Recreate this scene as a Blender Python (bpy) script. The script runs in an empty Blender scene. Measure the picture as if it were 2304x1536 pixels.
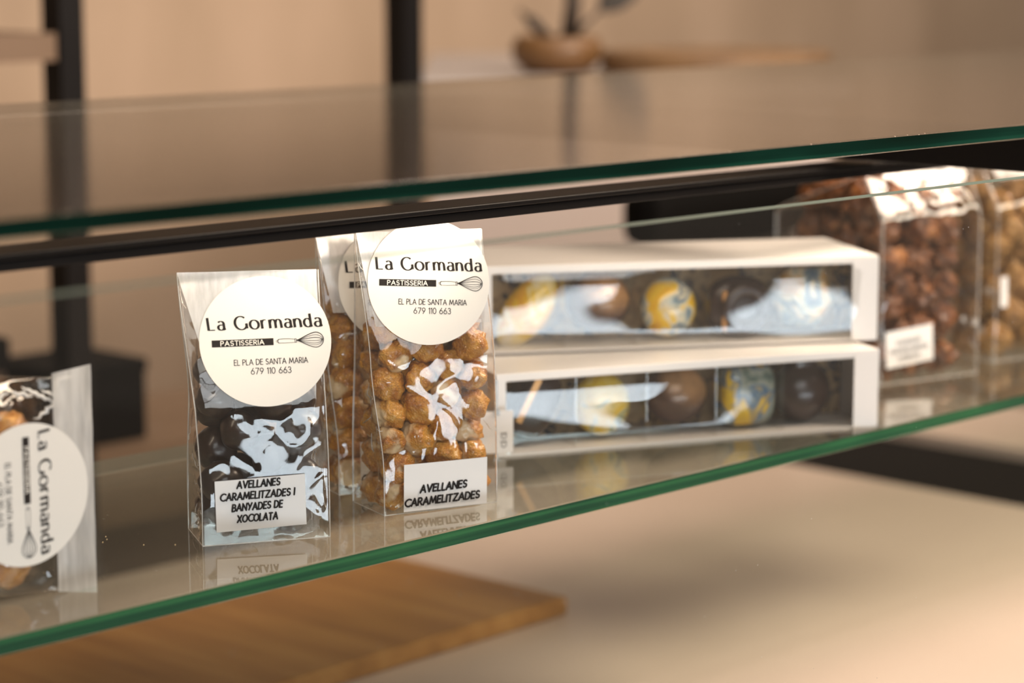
import bpy, bmesh, math, random
import numpy as np
from mathutils import Vector, Matrix, noise

S = bpy.context.scene
COL = S.collection
pi = math.pi

# ------------------------------------------------------------------ camera, world, lights, exposure
PSI = math.radians(44.14)                 # the counter runs 44 degrees off the view direction
DX, DY = math.sin(PSI), math.cos(PSI)     # along the counter
NX, NY = -DY, DX                          # across it, towards the staff side
CAMZ = 1.30
def ptz(p, t, h=0.0):                     # millimetres across / along the counter / below the lens -> metres
    return Vector(((p*NX + t*DX)/1000, (p*NY + t*DY)/1000, CAMZ - h/1000))
def xyh(x, y, h):
    return Vector((x/1000, y/1000, CAMZ - h/1000))

cam_d = bpy.data.cameras.new('camera'); cam = bpy.data.objects.new('camera', cam_d); COL.objects.link(cam)
cam.location = (0, 0, CAMZ); cam.rotation_euler = (math.radians(90 - 9.163), 0, 0)
cam_d.sensor_width = 36; cam_d.lens = 5400*36/2304
cam_d.clip_start = 0.02; cam_d.clip_end = 60
cam_d.dof.use_dof = True; cam_d.dof.focus_distance = 1.117; cam_d.dof.aperture_fstop = 5.6
S.camera = cam

W = bpy.data.worlds.new('world'); S.world = W; W.use_nodes = True
bg = W.node_tree.nodes['Background']; bg.inputs[0].default_value = (1.0, 0.80, 0.62, 1); bg.inputs[1].default_value = 0.10

S.view_settings.view_transform = 'Standard'; S.view_settings.look = 'None'
S.view_settings.exposure = 0.14; S.view_settings.gamma = 1.0; S.view_settings.use_curve_mapping = False
cy = S.cycles
cy.max_bounces = 8; cy.diffuse_bounces = 2; cy.glossy_bounces = 4; cy.transmission_bounces = 6
cy.transparent_max_bounces = 40; cy.caustics_reflective = False; cy.caustics_refractive = False
cy.use_denoising = True; cy.adaptive_threshold = 0.02; cy.sample_clamp_indirect = 6.0

def area(name, loc, target, sx, sy, power, color):
    l = bpy.data.lights.new(name, 'AREA'); l.shape = 'RECTANGLE'; l.size = sx; l.size_y = sy
    l.energy = power; l.color = color
    o = bpy.data.objects.new(name, l); COL.objects.link(o); o.location = loc
    o.rotation_euler = (Vector(target) - Vector(loc)).to_track_quat('-Z', 'Y').to_euler()
    return o
# cool daylight through the glass of the shop door behind the customer: low sunlit pane; then an added soft fill from above
area('door_daylight', (1.62, -1.5, 0.30), (0, 1.1, 0.72), 2.3, 0.48, 34, (0.82, 0.91, 1.0))
area('upper_front_fill', (0.9, -1.9, 2.15), (0.1, 1.1, 1.0), 2.0, 1.2, 30, (0.95, 0.97, 1.0))
# added unseen warm lights: one aimed at the back wall, one brightening the counter front
area('back_wall_fill', ptz(1440, 2000, -620), ptz(2500, 2200, -200), 2.4, 0.3, 18, (1.0, 0.84, 0.71))
area('counter_front_fill', ptz(250, 1600, -560), ptz(760, 1350, 450), 0.6, 0.4, 29, (1.0, 0.83, 0.70))

# ------------------------------------------------------------------ materials
def new_mat(name):
    m = bpy.data.materials.new(name); m.use_nodes = True
    nt = m.node_tree; nt.nodes.clear()
    out = nt.nodes.new('ShaderNodeOutputMaterial')
    return m, nt, out
def N(nt, typ, ins=None, **kw):
    n = nt.nodes.new(typ)
    for k, v in kw.items(): setattr(n, k, v)
    for k, v in (ins or {}).items():
        s = n.inputs[k]
        if hasattr(v, 'is_output') or isinstance(v, bpy.types.NodeSocket): nt.links.new(v, s)
        else:
            if s.type == 'RGBA' and len(v) == 3: v = (*v, 1)
            s.default_value = v
    return n
def math_(nt, op, a, b=0.0, clamp=False):
    return N(nt, 'ShaderNodeMath', {0: a, 1: b}, operation=op, use_clamp=clamp).outputs[0]
def ramp(nt, fac, stops, interp='LINEAR'):
    r = N(nt, 'ShaderNodeValToRGB', {0: fac}); cr = r.color_ramp; cr.interpolation = interp
    while len(cr.elements) > 1: cr.elements.remove(cr.elements[-1])
    cr.elements[0].position = stops[0][0]; cr.elements[0].color = (*stops[0][1], 1)
    for p, c in stops[1:]:
        e = cr.elements.new(p); e.color = (*c, 1)
    return r.outputs[0]
def coords(nt, scale=(1, 1, 1), kind='Object', jitter=0.0):
    c = N(nt, 'ShaderNodeTexCoord').outputs[kind]
    mp = N(nt, 'ShaderNodeMapping', {0: c, 'Scale': scale})
    v = mp.outputs[0]
    if jitter:
        rnd = N(nt, 'ShaderNodeObjectInfo').outputs['Random']
        off = N(nt, 'ShaderNodeVectorMath', {0: v, 1: (0, 0, 0)}, operation='ADD')
        comb = N(nt, 'ShaderNodeCombineXYZ', {0: math_(nt, 'MULTIPLY', rnd, jitter), 1: math_(nt, 'MULTIPLY', rnd, jitter*3.7), 2: math_(nt, 'MULTIPLY', rnd, jitter*7.1)})
        nt.links.new(comb.outputs[0], off.inputs[1]); v = off.outputs[0]
    return v
def noise_(nt, vec, scale, detail=4, rough=.5):
    return N(nt, 'ShaderNodeTexNoise', {'Vector': vec, 'Scale': scale, 'Detail': detail, 'Roughness': rough}).outputs[0]
def principled(name, col, rough=.5, metal=0.0, coat=0.0, spec=.5, var=None, bump=None, emit=None):
    m, nt, out = new_mat(name)
    p = N(nt, 'ShaderNodeBsdfPrincipled', {'Base Color': col, 'Roughness': rough, 'Metallic': metal, 'Coat Weight': coat, 'Coat Roughness': .06, 'Specular IOR Level': spec})
    if var:      # (scale vector, noise scale, colour ramp stops)
        v = coords(nt, var[0]); f = noise_(nt, v, var[1], 5)
        nt.links.new(ramp(nt, f, var[2]), p.inputs['Base Color'])
    if bump:
        v = coords(nt, bump[0]); f = noise_(nt, v, bump[1], 4)
        b = N(nt, 'ShaderNodeBump', {'Height': f, 'Strength': bump[2], 'Distance': bump[3]}); nt.links.new(b.outputs[0], p.inputs['Normal'])
    if emit: p.inputs['Emission Color'].default_value = (*emit[0], 1); p.inputs['Emission Strength'].default_value = emit[1]
    nt.links.new(p.outputs[0], out.inputs[0])
    return m
def schlick(nt, f0, normal=None):
    g = N(nt, 'ShaderNodeNewGeometry')
    d = N(nt, 'ShaderNodeVectorMath', {0: normal or g.outputs['Normal'], 1: g.outputs['Incoming']}, operation='DOT_PRODUCT').outputs['Value']
    c = math_(nt, 'SUBTRACT', 1.0, math_(nt, 'ABSOLUTE', d), True)
    return math_(nt, 'ADD', math_(nt, 'MULTIPLY', math_(nt, 'POWER', c, 5.0), 1 - f0), f0)
def clear(name, tint, f0, rough, haze, haze_col, bump=None, haze_noise=None, dust=None, crease=0):
    """thin transparent sheet: see-through, mirror share by angle, a little white haze"""
    m, nt, out = new_mat(name)
    tr = N(nt, 'ShaderNodeBsdfTransparent', {0: tint})
    df = N(nt, 'ShaderNodeBsdfDiffuse', {0: haze_col}); tl = N(nt, 'ShaderNodeBsdfTranslucent', {0: haze_col})
    hz = N(nt, 'ShaderNodeMixShader', {0: .28, 1: df.outputs[0], 2: tl.outputs[0]})
    hfac = haze
    if haze_noise:
        f = noise_(nt, coords(nt, haze_noise[0]), haze_noise[1], 5, .6)
        hfac = math_(nt, 'MULTIPLY', ramp(nt, f, [(haze_noise[2], (0, 0, 0)), (haze_noise[3], (1, 1, 1))]), haze)
    if crease:   # sharp folds in the film catch the light
        pt = N(nt, 'ShaderNodeNewGeometry').outputs['Pointiness']
        cv = math_(nt, 'ABSOLUTE', math_(nt, 'SUBTRACT', pt, .5))
        hfac = math_(nt, 'ADD', hfac, N(nt, 'ShaderNodeMapRange', {0: cv, 1: .03, 2: .12, 3: 0.0, 4: crease}).outputs[0], True)
    if dust:     # (scale, radius, share, strength): specks with a shape of their own
        vo = N(nt, 'ShaderNodeTexVoronoi', {'Vector': coords(nt), 'Scale': dust[0]})
        spot = math_(nt, 'LESS_THAN', vo.outputs['Distance'], dust[1])
        pick = math_(nt, 'LESS_THAN', N(nt, 'ShaderNodeSeparateColor', {0: vo.outputs['Color']}).outputs[0], dust[2])
        hfac = math_(nt, 'ADD', hfac, math_(nt, 'MULTIPLY', math_(nt, 'MULTIPLY', spot, pick), dust[3]), True)
    base = N(nt, 'ShaderNodeMixShader', {0: hfac, 1: tr.outputs[0], 2: hz.outputs[0]})
    gl = N(nt, 'ShaderNodeBsdfGlossy', {0: (1, 1, 1), 'Roughness': rough})
    nrm = None
    if bump:
        f = noise_(nt, coords(nt, bump[0]), bump[1], 3)
        b = N(nt, 'ShaderNodeBump', {'Height': f, 'Strength': bump[2], 'Distance': bump[3]}); nrm = b.outputs[0]
        nt.links.new(nrm, gl.inputs['Normal'])
    fr = schlick(nt, f0, nrm)
    mx = N(nt, 'ShaderNodeMixShader', {0: fr, 1: base.outputs[0], 2: gl.outputs[0]})
    nt.links.new(mx.outputs[0], out.inputs[0])
    return m

M = {}
M['film'] = clear('cellophane', (.985, .98, .97), .075, .035, .02, (.95, .94, .92), haze_noise=((1, 1, .5), 60, .35, .75), crease=.5)
M['film_fold'] = clear('cellophane_folded', (.97, .965, .96), .10, .12, .85, (.98, .97, .95), haze_noise=((2, 1, .25), 60, .0, .6))
M['acetate'] = clear('acetate', (.97, .965, .955), .075, .02, .015, (.9, .9, .9))
M['shelf_face'] = clear('glass_face', (.90, .95, .92), .045, .012, .02, (.8, .75, .68), dust=(160, .10, .06, .6))
M['top_face'] = clear('dusty_glass_face', (.95, .93, .89), .05, .12, .08, (.72, .56, .43), dust=(420, .20, .30, .55))
M['pane_face'] = clear('pane_face', (.98, .985, .98), .045, .008, .005, (.8, .76, .7), dust=(260, .07, .03, .6))
def glass_edge(name, c1, c2, c3):  # opaque green; bands in the colour stand in for reflections inside the glass
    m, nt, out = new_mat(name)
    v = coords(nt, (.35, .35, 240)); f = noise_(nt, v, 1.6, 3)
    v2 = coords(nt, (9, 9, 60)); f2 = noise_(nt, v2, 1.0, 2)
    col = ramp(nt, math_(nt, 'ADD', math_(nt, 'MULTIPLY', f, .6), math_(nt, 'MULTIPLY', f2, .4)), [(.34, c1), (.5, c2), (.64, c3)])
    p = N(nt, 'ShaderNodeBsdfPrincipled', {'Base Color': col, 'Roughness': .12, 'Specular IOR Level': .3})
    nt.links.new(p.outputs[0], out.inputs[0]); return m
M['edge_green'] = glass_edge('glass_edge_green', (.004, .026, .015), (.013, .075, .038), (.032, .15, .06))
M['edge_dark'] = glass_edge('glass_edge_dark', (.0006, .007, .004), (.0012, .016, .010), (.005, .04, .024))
M['edge_back'] = principled('glass_edge_back', (.11, .105, .08), .3)
M['edge_pale'] = principled('glass_edge_pale', (.20, .27, .23), .25)
M['black_metal'] = principled('black_metal', (.007, .006, .006), .42, spec=.22)
M['black_satin'] = principled('black_satin', (.03, .025, .023), .42, .2, bump=((1, 1, 1), 900, .15, .0005))
M['black_matte'] = principled('black_matte', (.0035, .003, .0025), .75, spec=.1)
M['grey_dark'] = principled('grey_dark', (.075, .062, .05), .5)
M['sticker'] = principled('sticker_paper', (.86, .83, .78), .42)
M['label'] = principled('label_paper', (.86, .85, .85), .55)
M['ink'] = principled('ink', (.016, .012, .011), .6, spec=.15)
M['ink_black'] = principled('ink_black', (.006, .005, .006), .6, spec=.15)
M['ink_pale'] = principled('ink_pale', (.86, .82, .75), .5)
M['card'] = principled('white_card', (.86, .83, .81), .35)
M['led'] = principled('led_diffuser', (.9, .85, .75), .4, emit=((1, .78, .52), 9.0))
M['deck'] = principled('cream_counter', (.7, .56, .46), .42, var=((1, 1, 1), 3, [(.3, (.76, .61, .51)), (.7, (.82, .67, .57))]))
M['wood'] = principled('board_wood', (.36, .17, .05), .45, var=((14, 1.6, 14), 3.0, [(.25, (.34, .155, .042)), (.5, (.50, .245, .07)), (.75, (.62, .33, .105))]))
M['round_wood'] = principled('round_board_wood', (.36, .2, .08), .45, var=((14, 1.6, 14), 3.0, [(.25, (.15, .08, .035)), (.75, (.27, .155, .07))]))
M['wall'] = principled('plaster_wall', (.5, .33, .2), .8, var=((1.4, 1.4, .5), 3.2, [(.3, (.40, .285, .19)), (.5, (.47, .34, .23)), (.7, (.55, .40, .28))]))
M['brown_panel'] = principled('brown_panel', (.07, .045, .03), .5)
M['shelf_wood'] = principled('rack_shelf', (.22, .14, .085), .55)
M['white_cab'] = principled('white_cabinet', (.60, .50, .44), .5)
M['white_top'] = principled('white_worktop', (.44, .385, .35), .35)
M['floor'] = principled('floor_tiles', (.30, .23, .17), .5)
M['amber'] = principled('amber_pot', (.17, .085, .03), .4)
M['stem'] = principled('dark_stem', (.045, .03, .02), .6)
M['foliage'] = principled('dark_leaf', (.05, .04, .03), .5)
M['crumb'] = principled('sugar_crumb', (.75, .55, .3), .5)
M['steel'] = principled('clip_grey', (.35, .33, .31), .35, .6)

def nut_mat(name, stops, pale, lo, hi, rough=.33, coat=.5, grain=1100, gstr=.55):
    m, nt, out = new_mat(name)
    v = coords(nt, jitter=9.0)
    f = noise_(nt, v, 130, 5, .62)
    c = ramp(nt, f, stops)
    f2 = noise_(nt, v, 62, 2)
    mk = ramp(nt, f2, [(lo, (0, 0, 0)), (hi, (1, 1, 1))])
    c2 = N(nt, 'ShaderNodeMix', {0: mk, 6: c, 7: pale}, data_type='RGBA').outputs[2]
    vo = N(nt, 'ShaderNodeTexVoronoi', {'Vector': v, 'Scale': grain}).outputs['Distance']
    h = math_(nt, 'MULTIPLY', vo, math_(nt, 'SUBTRACT', 1.0, mk))
    b = N(nt, 'ShaderNodeBump', {'Height': h, 'Strength': gstr, 'Distance': .0006})
    p = N(nt, 'ShaderNodeBsdfPrincipled', {'Base Color': c2, 'Roughness': rough, 'Coat Weight': coat, 'Coat Roughness': .12, 'Normal': b.outputs[0]})
    nt.links.new(p.outputs[0], out.inputs[0]); return m
M['nut'] = nut_mat('caramel_crust', [(.25, (.22, .055, .006)), (.42, (.48, .175, .02)), (.58, (.70, .33, .045)), (.8, (.86, .55, .18))], (.86, .64, .38), .56, .63, gstr=.85)
M['dark_choc'] = nut_mat('dark_chocolate', [(.3, (.012, .006, .005)), (.7, (.035, .017, .012))], (.05, .026, .018), .6, .8, rough=.3, coat=.25, grain=300, gstr=.05)
M['rocher'] = nut_mat('rough_chocolate', [(.25, (.03, .009, .003)), (.5, (.15, .047, .012)), (.72, (.46, .17, .045))], (.55, .22, .065), .6, .75, rough=.4, coat=.3, grain=500, gstr=.6)
M['flake'] = nut_mat('golden_cluster', [(.25, (.16, .07, .015)), (.5, (.34, .17, .04)), (.75, (.50, .30, .10))], (.52, .33, .13), .6, .75, rough=.5, coat=.2, grain=500, gstr=.6)
M['milk_nut'] = nut_mat('brown_caramel', [(.25, (.22, .075, .012)), (.5, (.55, .23, .045)), (.75, (.82, .46, .13))], (.7, .45, .2), .6, .75)

def painted(name, scale, seed, stops, lac=.6):
    m, nt, out = new_mat(name)
    v = coords(nt)
    v = N(nt, 'ShaderNodeVectorMath', {0: v, 1: (seed, seed*.7, seed*1.3)}, operation='ADD').outputs[0]
    f = N(nt, 'ShaderNodeTexNoise', {'Vector': v, 'Scale': scale, 'Detail': 2.5, 'Distortion': 1.6}).outputs[0]
    p = N(nt, 'ShaderNodeBsdfPrincipled', {'Base Color': ramp(nt, f, stops), 'Roughness': .25, 'Coat Weight': lac})
    nt.links.new(p.outputs[0], out.inputs[0]); return m
CR, YE, OR, BL, GB = (.80, .70, .50), (.88, .56, .03), (.82, .40, .02), (.08, .17, .28), (.36, .44, .42)
M['paint_yellow'] = painted('yellow_white_glaze', 36, 3.1, [(.30, (.86, .76, .56)), (.44, (.88, .70, .30)), (.50, YE), (.58, OR), (.66, YE), (.74, (.30, .28, .04))])
M['paint_swirl'] = painted('blue_yellow_swirl', 34, 5.3, [(.30, CR), (.40, (.76, .68, .5)), (.45, BL), (.50, GB), (.55, CR), (.60, YE), (.72, OR)])
M['paint_gem'] = painted('white_blue_yellow_glaze', 30, 8.9, [(.34, (.70, .38, .10)), (.42, CR), (.47, GB), (.51, BL), (.55, (.75, .72, .6)), (.60, YE), (.72, OR)])
M['paint_lime'] = painted('yellow_green_glaze', 55, 1.7, [(.3, (.62, .40, .02)), (.44, (.85, .58, .05)), (.56, (.84, .66, .22)), (.62, (.40, .45, .26)), (.72, (.12, .2, .14))])
M['paint_square'] = painted('teal_yellow_swirl', 36, 6.6, [(.30, (.05, .06, .05)), (.40, (.15, .2, .17)), (.48, (.40, .42, .34)), (.55, BL), (.62, YE), (.72, (.6, .4, .04))])
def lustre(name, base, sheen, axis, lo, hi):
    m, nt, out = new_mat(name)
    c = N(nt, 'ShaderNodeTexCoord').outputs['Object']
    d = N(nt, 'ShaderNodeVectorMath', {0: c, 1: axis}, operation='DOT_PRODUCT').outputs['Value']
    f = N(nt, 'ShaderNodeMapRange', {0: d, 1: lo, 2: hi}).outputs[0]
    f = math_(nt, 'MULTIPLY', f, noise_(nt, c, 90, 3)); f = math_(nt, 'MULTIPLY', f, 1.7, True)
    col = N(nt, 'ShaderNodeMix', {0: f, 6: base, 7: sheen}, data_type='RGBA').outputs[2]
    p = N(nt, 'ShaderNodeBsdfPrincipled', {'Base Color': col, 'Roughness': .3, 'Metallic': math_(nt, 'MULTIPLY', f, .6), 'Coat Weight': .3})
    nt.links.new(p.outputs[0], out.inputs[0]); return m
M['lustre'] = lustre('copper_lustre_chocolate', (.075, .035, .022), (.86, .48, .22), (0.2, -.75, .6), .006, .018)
M['choc'] = principled('plain_dark_chocolate', (.035, .02, .016), .3, coat=.3)
M['copper'] = principled('copper_dust', (.75, .40, .16), .35, .5)
m, nt, out = new_mat('kraft_insert')
v = coords(nt); f = N(nt, 'ShaderNodeTexNoise', {'Vector': v, 'Scale': 70, 'Detail': 3, 'Distortion': 2.2}).outputs[0]
p = N(nt, 'ShaderNodeBsdfPrincipled', {'Base Color': ramp(nt, f, [(.40, (.58, .42, .25)), (.56, (.50, .35, .20)), (.60, (.05, .055, .07)), (.66, (.04, .06, .11)), (.70, (.52, .38, .22))]), 'Roughness': .5})
nt.links.new(p.outputs[0], out.inputs[0]); M['insert'] = m

# ------------------------------------------------------------------ object helpers
def tag(o, label=None, cat=None, group=None, kind=None):
    if label: o['label'] = label
    if cat: o['category'] = cat
    if group: o['group'] = group
    if kind: o['kind'] = kind
    return o
def thing(name, label, cat, loc=(0, 0, 0), rz=0.0, group=None):
    o = bpy.data.objects.new(name, None); o.empty_display_size = .02; COL.objects.link(o)
    o.location = loc; o.rotation_euler = (0, 0, rz)
    return tag(o, label, cat, group)
class MB:                                  # collects faces in millimetres, builds ONE mesh object in metres
    def __init__(s): s.v = []; s.f = []; s.m = []
    def add(s, vs, fs, mi=0):
        b = len(s.v); s.v += [tuple(q) for q in vs]
        for k in fs: s.f.append([b+i for i in k]); s.m.append(mi)
    def box(s, x0, x1, y0, y1, z0, z1, mi=0, side=None):
        vs = [(x, y, z) for z in (z0, z1) for y in (y0, y1) for x in (x0, x1)]
        sd = mi if side is None else side
        for k, i in (((0, 2, 3, 1), mi), ((4, 5, 7, 6), mi), ((0, 1, 5, 4), sd), ((2, 6, 7, 3), sd), ((0, 4, 6, 2), sd), ((1, 3, 7, 5), sd)):
            s.add([vs[j] for j in k], [(0, 1, 2, 3)], i)
    def grid(s, rows, mi=0, closed=False):
        nr, nc = len(rows), len(rows[0]); fs = []
        for i in range(nr-1):
            for j in range(nc if closed else nc-1):
                k = (j+1) % nc; fs.append((i*nc+j, i*nc+k, (i+1)*nc+k, (i+1)*nc+j))
        s.add([q for r in rows for q in r], fs, mi)
    def lathe(s, prof, n=32, mi=0, c=(0, 0)):
        rows = [[(c[0]+r*math.cos(2*pi*k/n), c[1]+r*math.sin(2*pi*k/n), z) for k in range(n)] for r, z in prof]
        s.grid(rows, mi, True)
    def tube(s, pts, r, n=10, mi=0):
        P = [Vector(q) for q in pts]; rows = []
        for i, q in enumerate(P):
            t = (P[min(i+1, len(P)-1)] - P[max(i-1, 0)]).normalized()
            a = t.orthogonal().normalized(); b = t.cross(a)
            rr = r[i] if isinstance(r, (list, tuple)) else r
            rows.append([q + a*rr*math.cos(2*pi*k/n) + b*rr*math.sin(2*pi*k/n) for k in range(n)])
        s.grid(rows, mi, True)
        s.add(rows[0], [tuple(range(n))[::-1]], mi); s.add(rows[-1], [tuple(range(n))], mi)
    def mesh(s, name, mats, smooth=False, merge=True, bevel=0.0):
        me = bpy.data.meshes.new(name)
        me.from_pydata([tuple(c/1000 for c in q) for q in s.v], [], s.f)
        for mt in mats: me.materials.append(M[mt])
        me.polygons.foreach_set('material_index', s.m)
        if merge or bevel:
            bm = bmesh.new(); bm.from_mesh(me)
            bmesh.ops.remove_doubles(bm, verts=bm.verts, dist=1e-6)
            if bevel:
                eds = [e for e in bm.edges if len(e.link_faces) == 2 and e.calc_face_angle(0) > .5]
                bmesh.ops.bevel(bm, geom=eds, offset=bevel/1000, segments=2, affect='EDGES', profile=.5)
            bm.normal_update(); bm.to_mesh(me); bm.free()
        if smooth: me.polygons.foreach_set('use_smooth', [True]*len(me.polygons))
        me.update(); return me
    def build(s, name, mats, parent=None, loc=None, rz=0.0, smooth=False, merge=True, bevel=0.0):
        if isinstance(mats, str): mats = [mats]
        o = bpy.data.objects.new(name, s.mesh(name, mats, smooth, merge, bevel)); COL.objects.link(o)
        if parent: o.parent = parent
        if loc is not None: o.location = loc
        if rz: o.rotation_euler = (0, 0, rz)
        return o
RZC = math.atan2(DY, DX)                   # local x along the counter, local y across it

# ------------------------------------------------------------------ the room
g = MB(); g.box(-6000, 6000, -3500, 7000, -40, 0); tag(g.build('floor', 'floor'), kind='structure')
g = MB(); g.box(-3500, 5200, 2500, 2620, 0, 2700); tag(g.build('wall_back', 'wall', rz=RZC), kind='structure')

# ------------------------------------------------------------------ counter, display frame, glass
def cbox(g, p0, p1, t0, t1, h0, h1, mi=0, side=None):     # box in counter coordinates (h below the lens)
    g.box(t0, t1, p0, p1, 1300-h1, 1300-h0, mi, side)
ct = thing('serving_counter', 'long cream counter running under the glass display shelves', 'counter', (0, 0, 0), RZC)
g = MB(); cbox(g, 560, 1370, 160, 1646, 440, 470); g.build('worktop', 'deck', ct, bevel=2)
g = MB(); cbox(g, 660, 1340, 1802, 1970, 430, 470); g.build('worktop', 'deck', ct, bevel=2)
g = MB(); cbox(g, 560, 1360, 1646, 1802, 441, 470); tag(g.build('divider_strip', 'black_matte', ct), 'black strip between the two cream tops')
g = MB(); cbox(g, 1370, 1490, 160, 1600, 440, 480); tag(g.build('back_frame', 'grey_dark', ct), 'dark frame along the back edge')
g = MB(); cbox(g, 700, 1320, 180, 1950, 470, 1300); g.build('base_cabinet', 'white_cab', ct)

fr = thing('display_frame', 'black metal frame carrying the glass shelves over the counter', 'frame', (0, 0, 0), RZC)
g = MB(); cbox(g, 655, 1140, 1080, 1108, 90.6, 112); g.build('crossbar', 'black_metal', fr, bevel=.8)
g = MB(); cbox(g, 655, 1140, 120, 148, 90.6, 112); g.build('crossbar', 'black_metal', fr, bevel=.8)
g = MB(); cbox(g, 655, 1140, 2000, 2028, 90.6, 112); g.build('crossbar', 'black_metal', fr, bevel=.8)
for t0 in (120, 2000):
    for p0 in (655, 1115):
        g = MB(); cbox(g, p0, p0+25, t0+1, t0+26, 112, 1300); g.build('post', 'black_metal', fr)
    g = MB(); cbox(g, 655, 1140, t0, t0+28, 272.2, 290); g.build('shelf_bearer', 'black_metal', fr)
g = MB(); cbox(g, 790, 816, 60, 2050, 115.5, 118.2); g.build('rail_cover', 'black_metal', fr, bevel=.6)
g = MB(); cbox(g, 792, 815, 60, 2050, 118.6, 123); rl = g.build('rail', 'black_metal', fr, bevel=.4)
g = MB(); cbox(g, 802, 809, 70, 2040, 122.6, 123.02); tag(g.build('led_strip', 'led', rl), 'glowing warm light strip')
l = bpy.data.lights.new('led_light', 'AREA'); l.shape = 'RECTANGLE'; l.size = 1.96; l.size_y = .008; l.energy = .68; l.color = (1, .86, .71)
lo = bpy.data.objects.new('led_light', l); COL.objects.link(lo); lo.location = ptz(805.5, 1055, 124.2); lo.rotation_euler = (math.radians(22), 0, RZC)

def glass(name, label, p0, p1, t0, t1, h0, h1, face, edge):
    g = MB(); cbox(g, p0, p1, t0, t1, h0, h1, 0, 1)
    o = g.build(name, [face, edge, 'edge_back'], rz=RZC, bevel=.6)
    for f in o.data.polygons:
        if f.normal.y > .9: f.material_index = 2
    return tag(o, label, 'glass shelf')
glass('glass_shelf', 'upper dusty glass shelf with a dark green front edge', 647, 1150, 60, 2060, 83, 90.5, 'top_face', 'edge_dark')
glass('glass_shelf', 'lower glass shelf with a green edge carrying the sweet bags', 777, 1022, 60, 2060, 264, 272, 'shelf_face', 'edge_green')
g = MB(); p0, p1 = 632, 640
g.box(60, 2040, p0, p1, 1300-428, 1300-107.5, 0, 0)
pn = g.build('front_glass', ['pane_face', 'edge_pale'], rz=RZC)
for f in pn.data.polygons: f.material_index = 0 if abs(f.normal.y) > .9 else 1
tag(pn, 'clear upright front pane with a thin pale green top edge', 'glass pane')

# ------------------------------------------------------------------ lettering: pen strokes turned into flat faces
def arc(cx, cyy, rx, ry, a0, a1, n=14):
    return [(cx + rx*math.cos(math.radians(a0+(a1-a0)*i/n)), cyy + ry*math.sin(math.radians(a0+(a1-a0)*i/n))) for i in range(n+1)]
CAP = {
 'A': (.74, [[(0, 0), (.37, 1), (.74, 0)], [(.13, .34), (.61, .34)]]),
 'B': (.56, [[(0, 0), (0, 1), (.24, 1)] + arc(.24, .77, .25, .23, 90, -90) + [(0, .54)], [(.24, .54)] + arc(.27, .27, .29, .27, 90, -90) + [(0, 0)]]),
 'C': (.72, [arc(.5, .5, .5, .5, 52, 308, 22)]),
 'D': (.66, [[(0, 0), (0, 1), (.2, 1)] + arc(.2, .5, .46, .5, 90, -90, 20) + [(0, 0)]]),
 'E': (.46, [[(.46, 1), (0, 1), (0, 0), (.46, 0)], [(0, .53), (.42, .53)]]),
 'I': (.0, [[(0, 0), (0, 1)]]),
 'L': (.42, [[(0, 1), (0, 0), (.42, 0)]]),
 'M': (.90, [[(0, 0), (.13, 1), (.45, .16), (.77, 1), (.90, 0)]]),
 'N': (.66, [[(0, 0), (0, 1), (.66, 0), (.66, 1)]]),
 'O': (.84, [arc(.42, .5, .42, .5, 90, 450, 28)]),
 'P': (.50, [[(0, 0), (0, 1), (.22, 1)] + arc(.22, .74, .28, .26, 90, -90) + [(0, .48)]]),
 'R': (.54, [[(0, 0), (0, 1), (.22, 1)] + arc(.22, .74, .27, .26, 90, -90) + [(0, .48)], [(.2, .48), (.54, 0)]]),
 'S': (.50, [arc(.26, .75, .23, .25, 35, 265, 14) + arc(.25, .25, .25, .25, 80, -145, 14)]),
 'T': (.60, [[(0, 1), (.6, 1)], [(.3, 1), (.3, 0)]]),
 'V': (.70, [[(0, 1), (.35, 0), (.70, 1)]]),
 'X': (.66, [[(0, 1), (.66, 0)], [(.66, 1), (0, 0)]]),
 'Y': (.64, [[(0, 1), (.33, .46)], [(.66, 1), (.22, 0)]]),
 'Z': (.60, [[(0, 1), (.60, 1), (0, 0), (.60, 0)]]),
 '0': (.52, [arc(.26, .5, .26, .5, 90, 450, 26)]),
 '1': (.16, [[(0, .86), (.16, 1), (.16, 0)]]),
 '3': (.46, [arc(.22, .76, .21, .24, 150, -80, 14) + arc(.22, .28, .25, .28, 85, -150, 14)]),
 '6': (.52, [[(.36, 1), (.05, .46)] + arc(.26, .29, .26, .29, 150, 510, 24)]),
 '7': (.50, [[(0, 1), (.50, 1), (.14, 0)]]),
 '9': (.52, [[(.16, 0), (.47, .54)] + arc(.26, .71, .26, .29, -30, 330, 24)]),
 ' ': (.22, []),
}
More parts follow.
